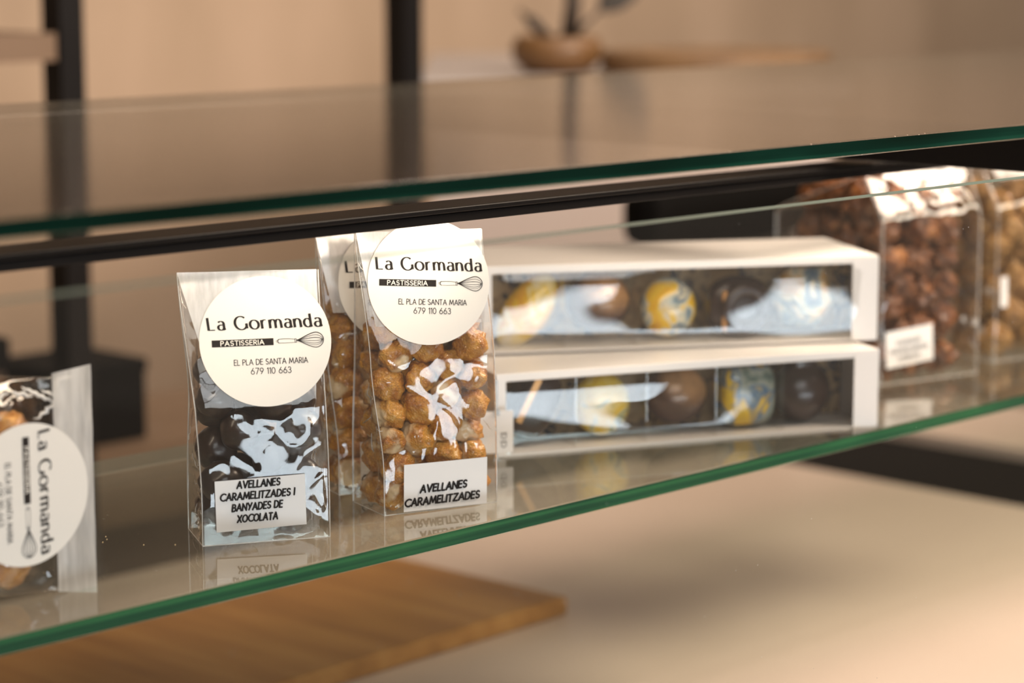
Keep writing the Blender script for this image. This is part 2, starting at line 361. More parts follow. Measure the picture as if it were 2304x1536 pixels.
LOW = {                                     # stressed letters for the shop name
 'L': (.50, [[(0, 1), (0, 0)], [(0, .02), (.50, .02)]]),
 'G': (.92, [arc(.48, .5, .48, .52, 48, 335, 26), [(.90, .46), (.90, .06)]]),
 'a': (.52, [arc(.26, .50, .22, .19, 150, 0, 10) + [(.48, .46), (.48, .16), (.53, 0)], [(.48, .40)] + arc(.24, .20, .22, .20, 80, 330, 14) + [(.48, .16)]]),
 'o': (.68, [arc(.34, .34, .34, .35, 90, 450, 28)]),
 'r': (.38, [[(0, .68), (0, 0)], [(0, .46)] + arc(.26, .42, .24, .26, 160, 70, 8)]),
 'm': (.92, [[(0, .68), (0, 0)], [(0, .44)] + arc(.24, .44, .20, .24, 165, 0, 10) + [(.44, .40), (.44, 0)], [(.44, .44)] + arc(.68, .44, .20, .24, 165, 0, 10) + [(.88, .40), (.90, 0)]]),
 'n': (.52, [[(0, .68), (0, 0)], [(0, .44)] + arc(.26, .44, .22, .24, 165, 0, 10) + [(.48, .40), (.50, 0)]]),
 'd': (.58, [[(.52, 1.04), (.52, .16), (.56, 0)], [(.52, .46)] + arc(.28, .33, .28, .33, 50, 320, 20) + [(.52, .14)]]),
 ' ': (.34, []),
}
LIFT = [0]
def stroke(g, pts, w0, w1, z, mi=0, rnd=True):
    """nib pen: thin across, thick down; split at sharp corners, each piece one ribbon with rounded ends"""
    P = [pts[0]]
    for q in pts[1:]:
        if math.hypot(q[0]-P[-1][0], q[1]-P[-1][1]) > 1e-4: P.append(q)
    if len(P) < 2: return
    runs = [[P[0]]]
    for i in range(1, len(P)):
        runs[-1].append(P[i])
        if i < len(P)-1:
            a0 = math.atan2(P[i][1]-P[i-1][1], P[i][0]-P[i-1][0]); a1 = math.atan2(P[i+1][1]-P[i][1], P[i+1][0]-P[i][0])
            if abs((a1-a0+pi) % (2*pi) - pi) > math.radians(48): runs.append([P[i]])
    for R_ in runs:
        LIFT[0] = (LIFT[0]+1) % 6; zz = z + .012*LIFT[0]
        n_ = len(R_); loop = n_ > 6 and math.hypot(R_[0][0]-R_[-1][0], R_[0][1]-R_[-1][1]) < 1e-3
        L_, Q_ = [], []
        for i in range(n_):
            p0 = R_[i-1] if i else (R_[n_-2] if loop else R_[0]); p1 = R_[i+1] if i < n_-1 else (R_[1] if loop else R_[-1])
            dx, dy = p1[0]-p0[0], p1[1]-p0[1]; l_ = math.hypot(dx, dy) or 1
            w = (w0 + (w1-w0)*min(1, abs(dy)/l_)**1.5)/2
            L_.append((R_[i][0]-dy/l_*w, R_[i][1]+dx/l_*w, zz)); Q_.append((R_[i][0]+dy/l_*w, R_[i][1]-dx/l_*w, zz))
        g.grid([L_, Q_], mi)
        if rnd and not loop:
            for c_, e0, e1 in ((R_[0], L_[0], Q_[0]), (R_[-1], Q_[-1], L_[-1])):
                r = math.hypot(e0[0]-c_[0], e0[1]-c_[1]); a_ = math.atan2(e0[1]-c_[1], e0[0]-c_[0])
                g.add([(c_[0]+r*math.cos(a_+pi*k/6), c_[1]+r*math.sin(a_+pi*k/6), zz) for k in range(7)], [tuple(range(7))], mi)
def text(g, s, x0, x1, base, cap, w0, w1, z, font=CAP, gap=.2, shear=0.0, mi=0, rnd=True, rnd_seed=None, skew=0.0):
    """set the line s between x0 and x1 on baseline base with capitals cap high"""
    adv = sum(font[c][0] + gap for c in s) - gap
    kx = (x1-x0)/adv; x = x0
    rg = random.Random(rnd_seed or 1)
    for c in s:
        w, st = font[c]
        dy = rg.uniform(-.03, .03) if rnd_seed else 0
        for pl in st:
            q = [(x + px*kx + shear*py*cap, base + (py+dy)*cap + skew*(x + px*kx)) for px, py in pl]
            stroke(g, q, w0, w1, z, mi, rnd)
        x += (w + gap)*kx

def sticker_meshes():
    R = 29.8
    g = MB(); rows = [[(r*math.cos(2*pi*k/96), r*math.sin(2*pi*k/96), 0) for k in range(96)] for r in (.01, 10, 20, R)]
    g.grid(rows, 0, True); disc = g.mesh('round_sticker', ['sticker'], merge=False)
    g = MB(); z = .12
    text(g, 'La Gormanda', -25.2, 25.8, 5.7, 5.8, .42, 1.2, z, LOW, .26, shear=-.10, rnd=False)
    text(g, 'EL PLA DE SANTA MARIA', -14.6, 18.6, -10.6, 2.45, .30, .32, z)
    text(g, '679 110 663', -7.2, 10.8, -14.9, 2.7, .30, .32, z)
    lett = g.mesh('sticker_lettering', ['ink'], merge=False)
    g = MB()
    g.box(-24.2, 3.6, -2.0, 1.15, .06, .12, 0)
    text(g, 'PASTISSERIA', -20.2, -.8, -1.5, 2.05, .38, .40, .34, mi=1, gap=.26)
    ban = g.mesh('name_banner', ['ink', 'ink_pale'], merge=False)
    g = MB(); w = .26                        # the whisk drawing
    y0 = -.35
    stroke(g, arc(5.2, y0, .45, .4, 0, 360, 12), .14, .14, z)
    stroke(g, [(6.0, y0+.85), (8, y0+1.0), (11, y0+.95), (13.3, y0+.6)], .2, .2, z)
    stroke(g, [(6.0, y0-.85), (9, y0-.95), (13.3, y0-.75)], .16, .16, z)
    stroke(g, arc(6.1, y0, .55, .85, 90, 270, 10), .34, .34, z)
    stroke(g, [(13.3, y0+.8), (13.3, y0-.8), (14.0, y0-.8), (14.0, y0+.8), (13.3, y0+.8)], .22, .22, z)
    def wire(top, xe, wd):
        pts = []
        for i in range(29):
            u = i/28; x = 14 + (xe-14)*math.sin(u*pi/2)**1.0 if u < 1 else xe
            s_ = (x-14)/(xe-14); y = top*(math.sin(min(1, s_*1.18)*pi*.5)**1.25)*math.sqrt(max(0, 1-max(0, (s_-.62)/.38)**2.2))
            pts.append((x, y0+.1+y))
        stroke(g, pts, wd, wd, z)
    for top, xe, wd in ((3.6, 26.3, .36), (2.3, 25.9, .2), (1.0, 25.6, .26), (-.5, 25.6, .22), (-1.7, 25.7, .2), (-2.6, 25.9, .16), (-3.7, 26.3, .3)): wire(top, xe, wd)
    wh = g.mesh('whisk_drawing', ['ink'], merge=False)
    return disc, lett, ban, wh
STK = sticker_meshes()
def link(name, me, parent, mat=None):
    o = bpy.data.objects.new(name, me); COL.objects.link(o); o.parent = parent
    if mat is not None: o.matrix_local = mat
    return o
def put_sticker(parent, mat):
    d_ = link('round_sticker', STK[0], parent, mat); tag(d_, 'round cream sticker with a dark printed name and whisk')
    link('sticker_lettering', STK[1], d_); link('name_banner', STK[2], d_); link('whisk_drawing', STK[3], d_)
    return d_
def face_mat(x, y, z, tilt=0.0, roll=0.0, yaw=0.0):       # plane facing local -y, x right, up
    return Matrix.Translation((x/1000, y/1000, z/1000)) @ Matrix.Rotation(math.radians(yaw), 4, 'Z') @ Matrix.Rotation(math.radians(-tilt), 4, 'X') @ Matrix.Rotation(pi/2, 4, 'X') @ Matrix.Rotation(math.radians(roll), 4, 'Z')

# ------------------------------------------------------------------ cellophane bags
def sm(a, b, x):
    u = min(1, max(0, (x-a)/(b-a))); return u*u*(3-2*u)
def make_bag(o, Wd, D, H, zc, ytop, seed, Wtop=None, xtop=0.0, stick=None, lab=None, amp=1.0, wv=1.0, twist=0.0, fold=None, nf=64, nr=112):
    """block-bottom film bag: film, folded flap, sticker and label are its parts. stick=(u,z,roll), lab=dict"""
    Wtop = Wtop or Wd
    def k(z): return sm(0, 1, (z-zc)/(H-zc)) * .45 + .55*max(0, min(1, (z-zc)/(H-zc)))
    def front(z): return -D/2 + (ytop + D/2)*k(z)
    def back(z): return D/2 + (ytop + 1.2 - D/2)*k(z)
    def half(z): return (Wd + (Wtop-Wd)*k(z))/2
    def xc(z): return xtop*k(z)
    tilt = math.degrees(math.atan2(front(H-8)-front(zc+20), H-8-zc-20))
    sp = None
    if stick:
        u, z, roll = stick; sp = (u, z)
    off = Vector((seed*13.7, seed*5.1, seed*2.3))
    def tw(q):
        a = math.radians(twist)*sm(18, 78, q[2]); ca, sa = math.cos(a), math.sin(a)
        return (q[0]*ca - q[1]*sa, q[0]*sa + q[1]*ca, q[2])
    def wr(x, y, z, side):
        q = Vector((x, y, z))
        big = noise.noise(q/32 + off)*.62*wv + noise.noise(q/14 + off*2)*.40*sm(62, 22, z)*wv
        rid = (1 - abs(noise.noise(q/14 + off*3)))**7*1.5 - (1 - abs(noise.noise(Vector((x/7, y/7, z/16)) + off*4)))**9*.9
        low = 1 + .9*sm(38, 5, z)
        a = (big + rid*(1.0 if side else .2)*low)*amp
        if not side and y < 0:
            if sp: a *= sm(26, 36, math.hypot(x-sp[0], z-sp[1])) if z < sp[1]+10 else .12
            if lab: 
                dx_ = max(lab['u0']-x, x-lab['u1'], 0); dz_ = max(lab['z0']-z, z-lab['z1'], 0)
                a *= .1 + .9*sm(0, 7, math.hypot(dx_, dz_))
        return a
    rows = []
    ns = 18
    for i in range(nr+1):
        z = H*i/nr; f, b, hw, x0 = front(z), back(z), half(z), xc(z)
        r = []
        edge = sm(0, 4, z)
        for j in range(nf):
            x = -hw + 2*hw*j/nf; fall = sm(0, 5, hw-abs(x))
            r.append((x+x0, f - (wr(x, f, z, 0)*fall + .8*fall*sm(0, 25, z)*sm(H, zc, z))*edge, z))
        gus = (.12 + .75*k(z))*(b-f)*.55
        for j in range(ns):
            u = j/ns; y = f + (b-f)*u; pin = gus*(1-abs(2*u-1))*sm(0, 30, z)
            r.append((hw+x0 - pin + wr(hw, y, z, 1)*math.sin(pi*u)*edge, y, z))
        for j in range(nf//2):
            u = j/(nf//2); x = hw - 2*hw*u; fall = sm(0, 5, hw-abs(x))
            r.append((x+x0, b + wr(x, b, z, 0)*fall*edge*.9, z))
        for j in range(ns):
            u = j/ns; y = b + (f-b)*u; pin = gus*(1-abs(2*u-1))*sm(0, 30, z)
            r.append((-hw+x0 + pin + wr(-hw, y, z, 1)*math.sin(pi*u)*edge, y, z))
        rows.append([tw(q_) for q_ in r])
    g = MB(); g.grid(rows, 0, True)
    g.add(rows[0], [tuple(range(len(rows[0])))[::-1]])
    rg = random.Random(seed); nt_ = len(rows[0])
    def seam(ij, r_):
        g.tube([rows[min(nr, max(0, i))][j % nt_] for i, j in ij], r_, 5, 1)
    for j in (0, nf, nf+ns, nf+ns+nf//2): seam([(i, j) for i in range(0, nr+1, 2)], .22)
    seam([(0, j) for j in range(0, nf+1, 2)], .25); seam([(0, nf+ns+nf//2+j) for j in range(ns+1)], .25)
    for q_ in range(9):                      # short folds near the foot and on the sides
        i0 = rg.randint(1, int(nr*.35)); j0 = rg.choice((rg.randint(nf+ns+nf//2, nt_-1), rg.randint(nf+ns+nf//2, nt_-1), rg.randint(nf-8, nf+ns)))
        di, dj = rg.uniform(-1.2, 1.2), rg.uniform(-.7, .7); n_ = rg.randint(7, 14)
        seam([(int(i0+di*k_), int(j0+dj*k_)) for k_ in range(n_)], [.05 + .2*math.sin(pi*(k_+.5)/n_) for k_ in range(n_)])
    film = g.build('film', ['film', 'film_fold'], o, smooth=True, merge=False)
    tag(film, 'clear crinkled cellophane')
    zs = 0
    if fold:                                 # folded-over top under the sticker: (drop, top width, bottom width, x at top, x at bottom)
        dr, wt, wb, xa, xb = fold; rows = []
        for i in range(19):
            s_ = i/18; z = H - dr*s_; w_ = wt + (wb-wt)*s_; x0 = xa + (xb-xa)*s_ + xc(z)
            rows.append([tw((x0 + w_*(j/30-.5), front(z) - .7 - .5*math.sin(s_*pi) + .25*noise.noise(Vector((j*.35, s_*2, seed))), z + (.4 if i == 0 else 0))) for j in range(31)])
        g = MB(); g.grid(rows); tag(g.build('folded_flap', 'film_fold', o, smooth=True, merge=False), 'whitish folded-over bag top')
    if stick:
        put_sticker(o, Matrix.Rotation(math.radians(twist), 4, 'Z') @ face_mat(sp[0] + xc(sp[1]), front(sp[1]) - 2.1, sp[1], tilt, stick[2]))
    if lab:
        w_, h_ = lab['u1']-lab['u0'], lab['z1']-lab['z0']
        g = MB(); rows = [[(w_*i/12, h_*j/6, .25*math.sin(i/12*pi)*j/6) for i in range(13)] for j in range(7)]
        g.grid(rows)
        L = g.build('product_label', 'label', o, merge=False); tag(L, 'small white label with black capital letters')
        L.matrix_local = face_mat(lab['u0'], -D/2 - 1.7, lab['z0'], 0, lab.get('roll', 0))
        g = MB()
        for (s_, x0, x1, b_, c_) in lab['lines']:
            text(g, s_, x0, x1, b_, c_, lab.get('w', .6), lab.get('w', .6)*1.1, .45, gap=.24, shear=.13, rnd_seed=len(s_)+3, skew=lab.get('skew', 0))
        g.build('label_lettering', 'ink_black', L, merge=False)
    return tw

def pack(n, rs, Wd, D, H, zc, ytop, seed, zmax, pad=1.6, steps=700):
    """settle n balls in the bag: gravity and pushing apart"""
    rg = np.random.default_rng(seed)
    r = np.array([rs[i % len(rs)] for i in range(n)]) * rg.uniform(.96, 1.04, n)
    P = np.stack([rg.uniform(-Wd/2+9, Wd/2-9, n), rg.uniform(-D/4, D/4, n), 12 + np.arange(n)*(zmax/n)], 1)
    for s_ in range(steps):
        if s_ < steps*.8: P[:, 2] -= .25
        for _ in range(3):
            d_ = P[:, None, :] - P[None, :, :]; L = np.sqrt((d_**2).sum(-1)) + 1e-6
            ov = np.maximum(0, r[:, None] + r[None, :] - L); np.fill_diagonal(ov, 0)
            P += (d_/L[..., None]*ov[..., None]*.26).sum(1)
            kk = np.clip((P[:, 2]-zc)/(H-zc), 0, 1)
            f = -D/2 + (ytop + D/2)*kk + pad; b = D/2 + (ytop - D/2)*kk - pad
            mid = (f+b)/2
            lo_ = np.minimum(f+r, mid); hi_ = np.maximum(b-r, mid)
            P[:, 1] = np.clip(P[:, 1], lo_, hi_)
            P[:, 0] = np.clip(P[:, 0], -Wd/2+r+pad, Wd/2-r-pad)
            P[:, 2] = np.clip(P[:, 2], r+.9, zmax)
    return P, r
def lump_mesh(name, mat, seed, a=(.10, .05, .02), sub=4, stretch=(1, 1, 1.06), pointy=.08):
    bm = bmesh.new(); bmesh.ops.create_icosphere(bm, subdivisions=sub, radius=1.0)
    o_ = Vector((seed*3.3, seed*7.7, seed*1.9))
    for v in bm.verts:
        q = v.co.copy()
        d_ = 1 + a[0]*noise.noise(q*1.3+o_) + a[1]*noise.noise(q*3.2+o_) + a[2]*noise.noise(q*9+o_)
        q = q*d_; q.x *= stretch[0]; q.y *= stretch[1]; q.z *= stretch[2]
        if q.z > 0: q.z *= 1 + pointy*max(0, 1 - math.hypot(q.x, q.y)*1.4)
        v.co = q*.001                         # unit ball of 1 mm: the object scale is the radius in mm
    me = bpy.data.meshes.new(name); bm.to_mesh(me); bm.free()
    me.polygons.foreach_set('use_smooth', [True]*len(me.polygons)); me.materials.append(M[mat]); return me
def scatter(bagobj, P, r, meshes, name, label, cat, group, seed, keep=None, skip=()):
    rg = random.Random(seed); mw = bagobj.matrix_world.copy() if False else Matrix.Translation(bagobj.location) @ Matrix.Rotation(bagobj.rotation_euler.z, 4, 'Z')
    first = None
    for i in range(len(P)):
        w = mw @ Vector(P[i]/1000)
        if i in skip or (keep and not keep(w)): continue
        if first is None:
            o = bpy.data.objects.new(name, meshes[i % len(meshes)]); first = o
        else:
            o = first.copy(); o.data = meshes[i % len(meshes)]
        COL.objects.link(o)
        o.location = w; o.scale = (r[i],)*3
        o.rotation_euler = (rg.uniform(0, 6.28), rg.uniform(0, 6.28), rg.uniform(0, 6.28))
        tag(o, label, cat, group)

SHELF = 264.0
# the meshes are scaled by the radius in mm, so their procedural textures work on a 1 mm ball: rescale the material coordinates
for key, rr in (('nut', 7.8), ('dark_choc', 9.6), ('rocher', 12), ('flake', 10), ('milk_nut', 9)):
    for n_ in M[key].node_tree.nodes:
        if n_.type == 'MAPPING': n_.inputs['Scale'].default_value = (rr, rr, rr)
NUTS = [lump_mesh('hazelnut', 'nut', i, (.22, .15, .07), stretch=(.97, 1.0, 1.1), pointy=.16) for i in range(7)]
DARK = [lump_mesh('coated_hazelnut', 'dark_choc', 20+i, (.10, .03, .004), pointy=.03) for i in range(5)]
ROCH = [lump_mesh('chocolate_cluster', 'rocher', 40+i, (.50, .40, .20), stretch=(1.08, .95, .9), pointy=0) for i in range(6)]
FLAK = [lump_mesh('golden_cluster', 'flake', 60+i, (.40, .32, .14), stretch=(1.1, .9, .9), pointy=0) for i in range(4)]
MILK = [lump_mesh('caramelised_nut', 'milk_nut', 80+i, (.25, .15, .05), pointy=.1) for i in range(4)]

def bag_at(name, label, fl, yaw, Wd, D):
    """fl = front left bottom corner (x, y mm); yaw of the front towards the right-far side"""
    a = math.radians(yaw); c = xyh(fl[0] + Wd/2*math.cos(a) - D/2*math.sin(a), fl[1] + Wd/2*math.sin(a) + D/2*math.cos(a), SHELF)
    return thing(name, label, 'sweet bag', c, a)

# bag of chocolate coated hazelnuts
b = bag_at('sweet_bag', 'clear bag of dark chocolate hazelnuts with a four-line white label', (-139.7, 1056), 18, 59, 36)
tw = make_bag(b, 59, 36, 122, 62, -2, 1, twist=-7, Wtop=64, xtop=-3.0, stick=(5.0, 91.5, 0.6), amp=.8, fold=(40, 63, 52, -.5, 3.5),
         lab=dict(u0=-23.4, u1=18.2, z0=6.2, z1=29.8, roll=1.2, w=.70, lines=[
             ('AVELLANES', 10.0, 29.6, 19.6, 3.1), ('CARAMELITZADES I', 2.2, 36.2, 14.4, 3.1), ('BANYADES DE', 7.4, 30.4, 9.2, 3.1), ('XOCOLATA', 9.6, 28.0, 3.9, 3.1)]))
P, r = pack(24, (9.3, 9.9, 8.8), 59, 36, 122, 62, -2, 3, 76)
P = np.array([tw(q) for q in P]); scatter(b, P, r, DARK, 'coated_hazelnut', 'dark chocolate coated hazelnut in the bag with the four-line label', 'chocolate', 'chocolate hazelnuts in one bag', 4)
# front bag of caramelised hazelnuts
b1 = bag_at('sweet_bag', 'clear bag of golden hazelnuts standing in front with a two-line label', (-60.8, 1115.5), 29, 61, 35)
tw1 = make_bag(b1, 61, 35, 134, 75, -9, 2, twist=-13, Wtop=62, xtop=-4.5, stick=(1.8, 110.0, -3.2), amp=.95, fold=(44, 61, 56, 0, 1.5),
         lab=dict(u0=-21.0, u1=24.0, z0=1.0, z1=24.0, roll=-.8, w=.86, skew=.02, lines=[
             ('AVELLANES', 8.6, 33.4, 8.6, 3.4), ('CARAMELITZADES', .4, 40.4, 2.6, 3.4)]))
P, r = pack(50, (8.0, 7.4, 8.5), 61, 35, 134, 75, -9, 5, 88)
P = np.array([tw1(q) for q in P]); scatter(b1, P, r, NUTS, 'hazelnut', 'golden sugar-crusted hazelnut in the front bag with the two-line label', 'hazelnut', 'hazelnuts in the front bag', 6)
# second bag behind it
b2 = bag_at('sweet_bag', 'clear bag of golden hazelnuts half hidden behind the front hazelnut bag', (-85.5, 1160), 26, 61, 33)
tw2 = make_bag(b2, 61, 33, 134, 80, -9, 3, twist=-13, Wtop=62, xtop=-3.0, stick=(7.0, 104.0, 0.0), amp=1.15, fold=(44, 61, 56, -2, 1.5),
         lab=dict(u0=-19.5, u1=25, z0=3.0, z1=26.0, roll=.5, w=.86, lines=[('AVELLANES', 8.6, 33.4, 8.6, 3.4), ('CARAMELITZADES', .4, 40.4, 2.6, 3.4)]))
P, r = pack(50, (8.0, 7.4, 8.5), 61, 33, 134, 80, -9, 7, 92)
P = np.array([tw2(q) for q in P]); scatter(b2, P, r, NUTS, 'hazelnut', 'golden sugar-crusted hazelnut in the half-hidden bag at the back', 'hazelnut', 'hazelnuts in the bag behind', 8,
        keep=lambda w: w.x < -.030)

# bag lying on its side at the left
bl = thing('sweet_bag', 'clear bag of caramel nuts lying on its side at the left edge', 'sweet bag', ptz(815, 585.5, SHELF), RZC)
def lying_bag(o, L=150, Hh=92, seed=9):
    off = Vector((3.1, 9.2, 4.4)); rows = []
    for i in range(121):
        s_ = i/120*L; x = -s_
        th_ = 1.2 + 34*sm(10, 44, s_); 
        r = []
        for j in range(96):
            a = 2*pi*j/96; ca, sa = math.cos(a), math.sin(a)
            zz = Hh/2 + (Hh/2)*(abs(sa)**.75)*(1 if sa > 0 else -1)
            yy = -th_/2*(abs(ca)**.8)*(1 if ca > 0 else -1) + (th_-1.2)/2 - 14*sm(14, 62, s_)*.0
            q = Vector((x, yy, zz))
            fl = sm(6, 40, s_)
            cr = (1-abs(noise.noise(Vector((x/14, yy/20, zz/11))+off)))**6*2.6 + noise.noise(q/12+off)*2.4 + noise.noise(q/5+off)*.7
            msk = fl*(1 if ca < 0 else sm(28, 36, math.hypot(x+30, zz-48)))
            yy -= cr*msk*(1 if ca > 0 else -1)
            zz += noise.noise(Vector((x/9, yy/9, 3)))*1.4*fl*(1 if sa > .5 else 0)
            r.append((x, yy, max(.4, zz)))
        rows.append(r)
    g = MB(); g.grid(rows, 0, True); g.add(rows[-1], [tuple(range(96))]); g.add(rows[0], [tuple(range(96))[::-1]])
    rg = random.Random(seed)
    for q_ in range(16):                     # bright folds where the film bunches towards the flat end
        i0, j0 = rg.randint(12, 48), rg.randint(12, 24); di, dj, n_ = rg.uniform(-1.0, 1.4), rg.uniform(-.6, .9), rg.randint(7, 13)
        g.tube([Vector(rows[min(119, max(2, int(i0+di*k_)))][int(j0+dj*k_) % 96]) + Vector((0, -.3, 0)) for k_ in range(n_)], [.1 + .8*math.sin(pi*(k_+.5)/n_) for k_ in range(n_)], 5, 1)
    tag(g.build('film', ['film', 'film_fold'], o, smooth=True, merge=False), 'clear crinkled cellophane')
    rows = []
    for i in range(13):
        x = .3 - 19.5*i/12
        rows.append([(x, -1.6 - .4*noise.noise(Vector((i*.3, j*.3, 1))), 1.2 + (Hh+.6)*j/30 - (4*(1-i/12))*(1-j/30) + 1.5*(1-i/12)*(j/30)) for j in range(31)])
    g = MB(); g.grid(rows); tag(g.build('folded_flap', 'film_fold', o, smooth=True, merge=False), 'whitish flat sealed bag end')
    put_sticker(o, face_mat(-34.5, -4.2, 45.5, 0, -90))
lying_bag(bl)
rg = random.Random(5); Pl = []; Rl = []
for i, (x, z) in enumerate([(x_ + 3*(k_ % 2), 12.5 + 19*k_) for x_ in (-36, -56, -76, -96) for k_ in range(4)]):
    Pl.append((x + rg.uniform(-1, 1), (15 if x < -50 else 11.5) + rg.uniform(-1, 1), z)); Rl.append(9.4 if x < -50 else 8.6)
scatter(bl, np.array(Pl, float), Rl, MILK, 'caramelised_nut', 'brown caramelised nut in the bag lying on its side', 'hazelnut', 'nuts in the lying bag', 12)

# big bag of chocolate clusters behind the boxes
b4 = bag_at('sweet_bag', 'large clear bag of rough brown chocolate clusters right of the boxes', (228, 1466), 33, 82, 104)
make_bag(b4, 82, 104, 131, 100, -34, 6, Wtop=88, xtop=2, amp=1.4, fold=(11, 70, 62, 4, 4), nf=48, nr=72,
         lab=dict(u0=-37, u1=2, z0=10, z1=33, roll=4.0, w=.5, lines=[]))
g = MB(); lb = [c for c in b4.children if c.name.startswith('product_label')][0]
for q, (x0, x1) in enumerate(((9, 29), (4, 34), (10, 28))):
    x = x0
    rg = random.Random(q)
    while x < x1:                                # too blurred in the photograph to read: rows of short pen marks
        stroke(g, [(x, 16.5-q*5), (x+.5, 13.6-q*5)], .5, .6, .45); stroke(g, [(x+.3, 15.2-q*5), (x+1.3, 15.4-q*5)], .4, .4, .45); x += rg.uniform(1.9, 2.6)
g.build('label_lettering', 'ink_black', lb, merge=False)
P, r = pack(104, (10.2, 11.8, 9.4), 82, 104, 131, 112, -34, 9, 112, pad=6.5)
r = r*.93; scatter(b4, P, r, ROCH, 'chocolate_cluster', 'rough brown chocolate cluster in the large bag right of the boxes', 'chocolate', 'chocolate clusters in the large bag', 10, skip=())
# pale bag cut off by the right edge
b5 = bag_at('sweet_bag', 'clear bag of pale golden clusters cut off by the right edge', (316, 1552), 36, 82, 64)
make_bag(b5, 82, 64, 128, 98, -16, 8, amp=1.4, fold=(9, 70, 62, 0, 0), nf=40, nr=60,
         lab=dict(u0=-38, u1=-31.5, z0=36, z1=56, roll=2, lines=[]))
P, r = pack(46, (10.2, 11.6, 9.6), 82, 64, 128, 100, -16, 13, 104, pad=5)
P[:, 2] += 0
scatter(b5, P, r, FLAK, 'golden_cluster', 'pale golden cluster in the bag at the right edge', 'sweet', 'golden clusters in the cut-off bag', 14, keep=lambda w: w.x < .40)

# ------------------------------------------------------------------ chocolate boxes
BL_, BD = 230, 88
def choc_box(label, fr_, yaw, base, Hh, seed, lean=0.0):
    a = math.radians(yaw)
    o = thing('chocolate_box', label, 'chocolate box', xyh(fr_[0] - BL_*math.cos(a), fr_[1] - BL_*math.sin(a), base), a)
    g = MB(); g.box(0, BL_, 0, BD, .2, 1.6); g.box(0, 1.2, 0, BD, 1.6, Hh-2.5); g.box(BL_-1.2, BL_, 0, BD, 1.6, Hh-2.5); g.box(1.2, BL_-1.2, BD-1.2, BD, 1.6, Hh-2.5)
    g.build('tray', 'card', o)
    g = MB(); g.box(-.6, BL_+.6, -.6, BD+.6, Hh-2.4, Hh-1.0); g.box(-.6, BL_+.6, -.6, .2, Hh-5.5, Hh-2.4); g.build('lid', 'card', o, bevel=.5)
    g = MB(); g.box(BL_-15, BL_+.4, -.9, -.2, .4, Hh-2.8); g.build('end_flap', 'card', o)
    g = MB(); g.box(-.4, 5, -.9, -.2, .4, Hh-2.8); g.build('end_flap', 'card', o)
    g = MB(); g.box(2, BL_-2, 38, 39, 1.8, Hh-3.5); tag(g.build('backing_insert', 'insert', o), 'gold-brown insert with dark blue marks')
    for q in range(1, 5):
        g = MB(); x = 5 + (BL_-20)*q/5; g.box(x, x+.6, 4, 37, 1.7, Hh-6); g.build('divider', 'acetate', o)
    rows = []
    for i in range(81):
        x = 3 + (BL_-6)*i/80; r = []
        for j in range(19):
            z = 1.0 + (Hh-4)*j/18; e = min(1, min(j, 18-j)/3)*min(1, min(i, 80-i)/4)
            q = Vector((x/85, seed, z/48))
            r.append((x, -.1 - e*(.9 + 1.3*noise.noise(q) + .18*noise.noise(q*2.6) - lean*(.0165 + .0150*(sm(-20, 20, x)*sm(105, 70, x)*(x/140+.55) + sm(135, 185, x)*sm(232, 205, x)*1.0))*(Hh/2-z)), z))
        rows.append(r)
    g = MB(); g.grid(rows); tag(g.build('window', 'acetate', o, smooth=True, merge=False), 'clear wavy film front')
    return o
xb = choc_box('lower white chocolate box with a clear front, underneath the other', (205.8, 1333.3), 21.5, SHELF, 46, 2.2)
xt = choc_box('upper white chocolate box with a clear front, stacked on the other', (208.1, 1356.3), 12.8, SHELF-46, 50, 7.4, 1.0)

def sup(g, rx, ry, rz, e1=1.0, e2=1.0, n=36, m=20, mi=0, rot=0.0, f=None):    # superellipsoid
    rows = []
    pw = lambda c, e: math.copysign(abs(c)**e, c)
    for i in range(m+1):
        v_ = -pi/2 + pi*i/m; r = []
        for j in range(n):
            u = 2*pi*j/n
            q = Vector((rx*pw(math.cos(v_), e1)*pw(math.cos(u), e2), ry*pw(math.sin(v_), e1), rz*pw(math.cos(v_), e1)*pw(math.sin(u), e2)))
            if f: q = f(q)
            if rot: q = Matrix.Rotation(rot, 3, 'Y') @ q
            r.append(q)
        rows.append(r)
    g.grid(rows, mi, True)
def sweet(box, x, z, name, label, mat, fn, smooth=True, y=20):
    g = MB(); fn(g)
    a = box.rotation_euler.z; w = Matrix.Translation(box.location) @ Matrix.Rotation(a, 4, 'Z') @ Vector((x/1000, y/1000, z/1000))
    o = g.build(name, mat, loc=w, rz=a, smooth=smooth)
    return tag(o, label, 'chocolate')
# upper row, left to right
sweet(xt, 29.5, 20.5, 'chocolate', 'yellow and white elongated oval chocolate in the upper box', ['paint_yellow'], lambda g: sup(g, 13, 11, 24.5, 1, 1, rot=math.radians(38)))
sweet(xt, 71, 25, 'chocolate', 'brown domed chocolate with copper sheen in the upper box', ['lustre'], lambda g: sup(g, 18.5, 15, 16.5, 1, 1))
sweet(xt, 112, 20, 'chocolate', 'round white chocolate with a blue and yellow swirl, upper box', ['paint_swirl'], lambda g: sup(g, 16.2, 13, 17.5, 1, 1))
def ring(g):
    sup(g, 19, 9, 17.5, .8, .8)
    rows = []
    for i in range(33):
        a = 2*pi*i/32; rows.append([((11.0+4.2*math.cos(2*pi*k/12))*math.cos(a)+2, -8.4-4.2*math.sin(2*pi*k/12), (10.6+4.2*math.cos(2*pi*k/12))*math.sin(a)) for k in range(12)])
    g.grid(rows, 0, True)
    g.box(-12, -9.6, -10.6, -8.0, -13, 10, 1)
sweet(xt, 153.5, 19.5, 'chocolate', 'dark ring-shaped chocolate with a copper stripe in the upper box', ['choc', 'copper'], ring)
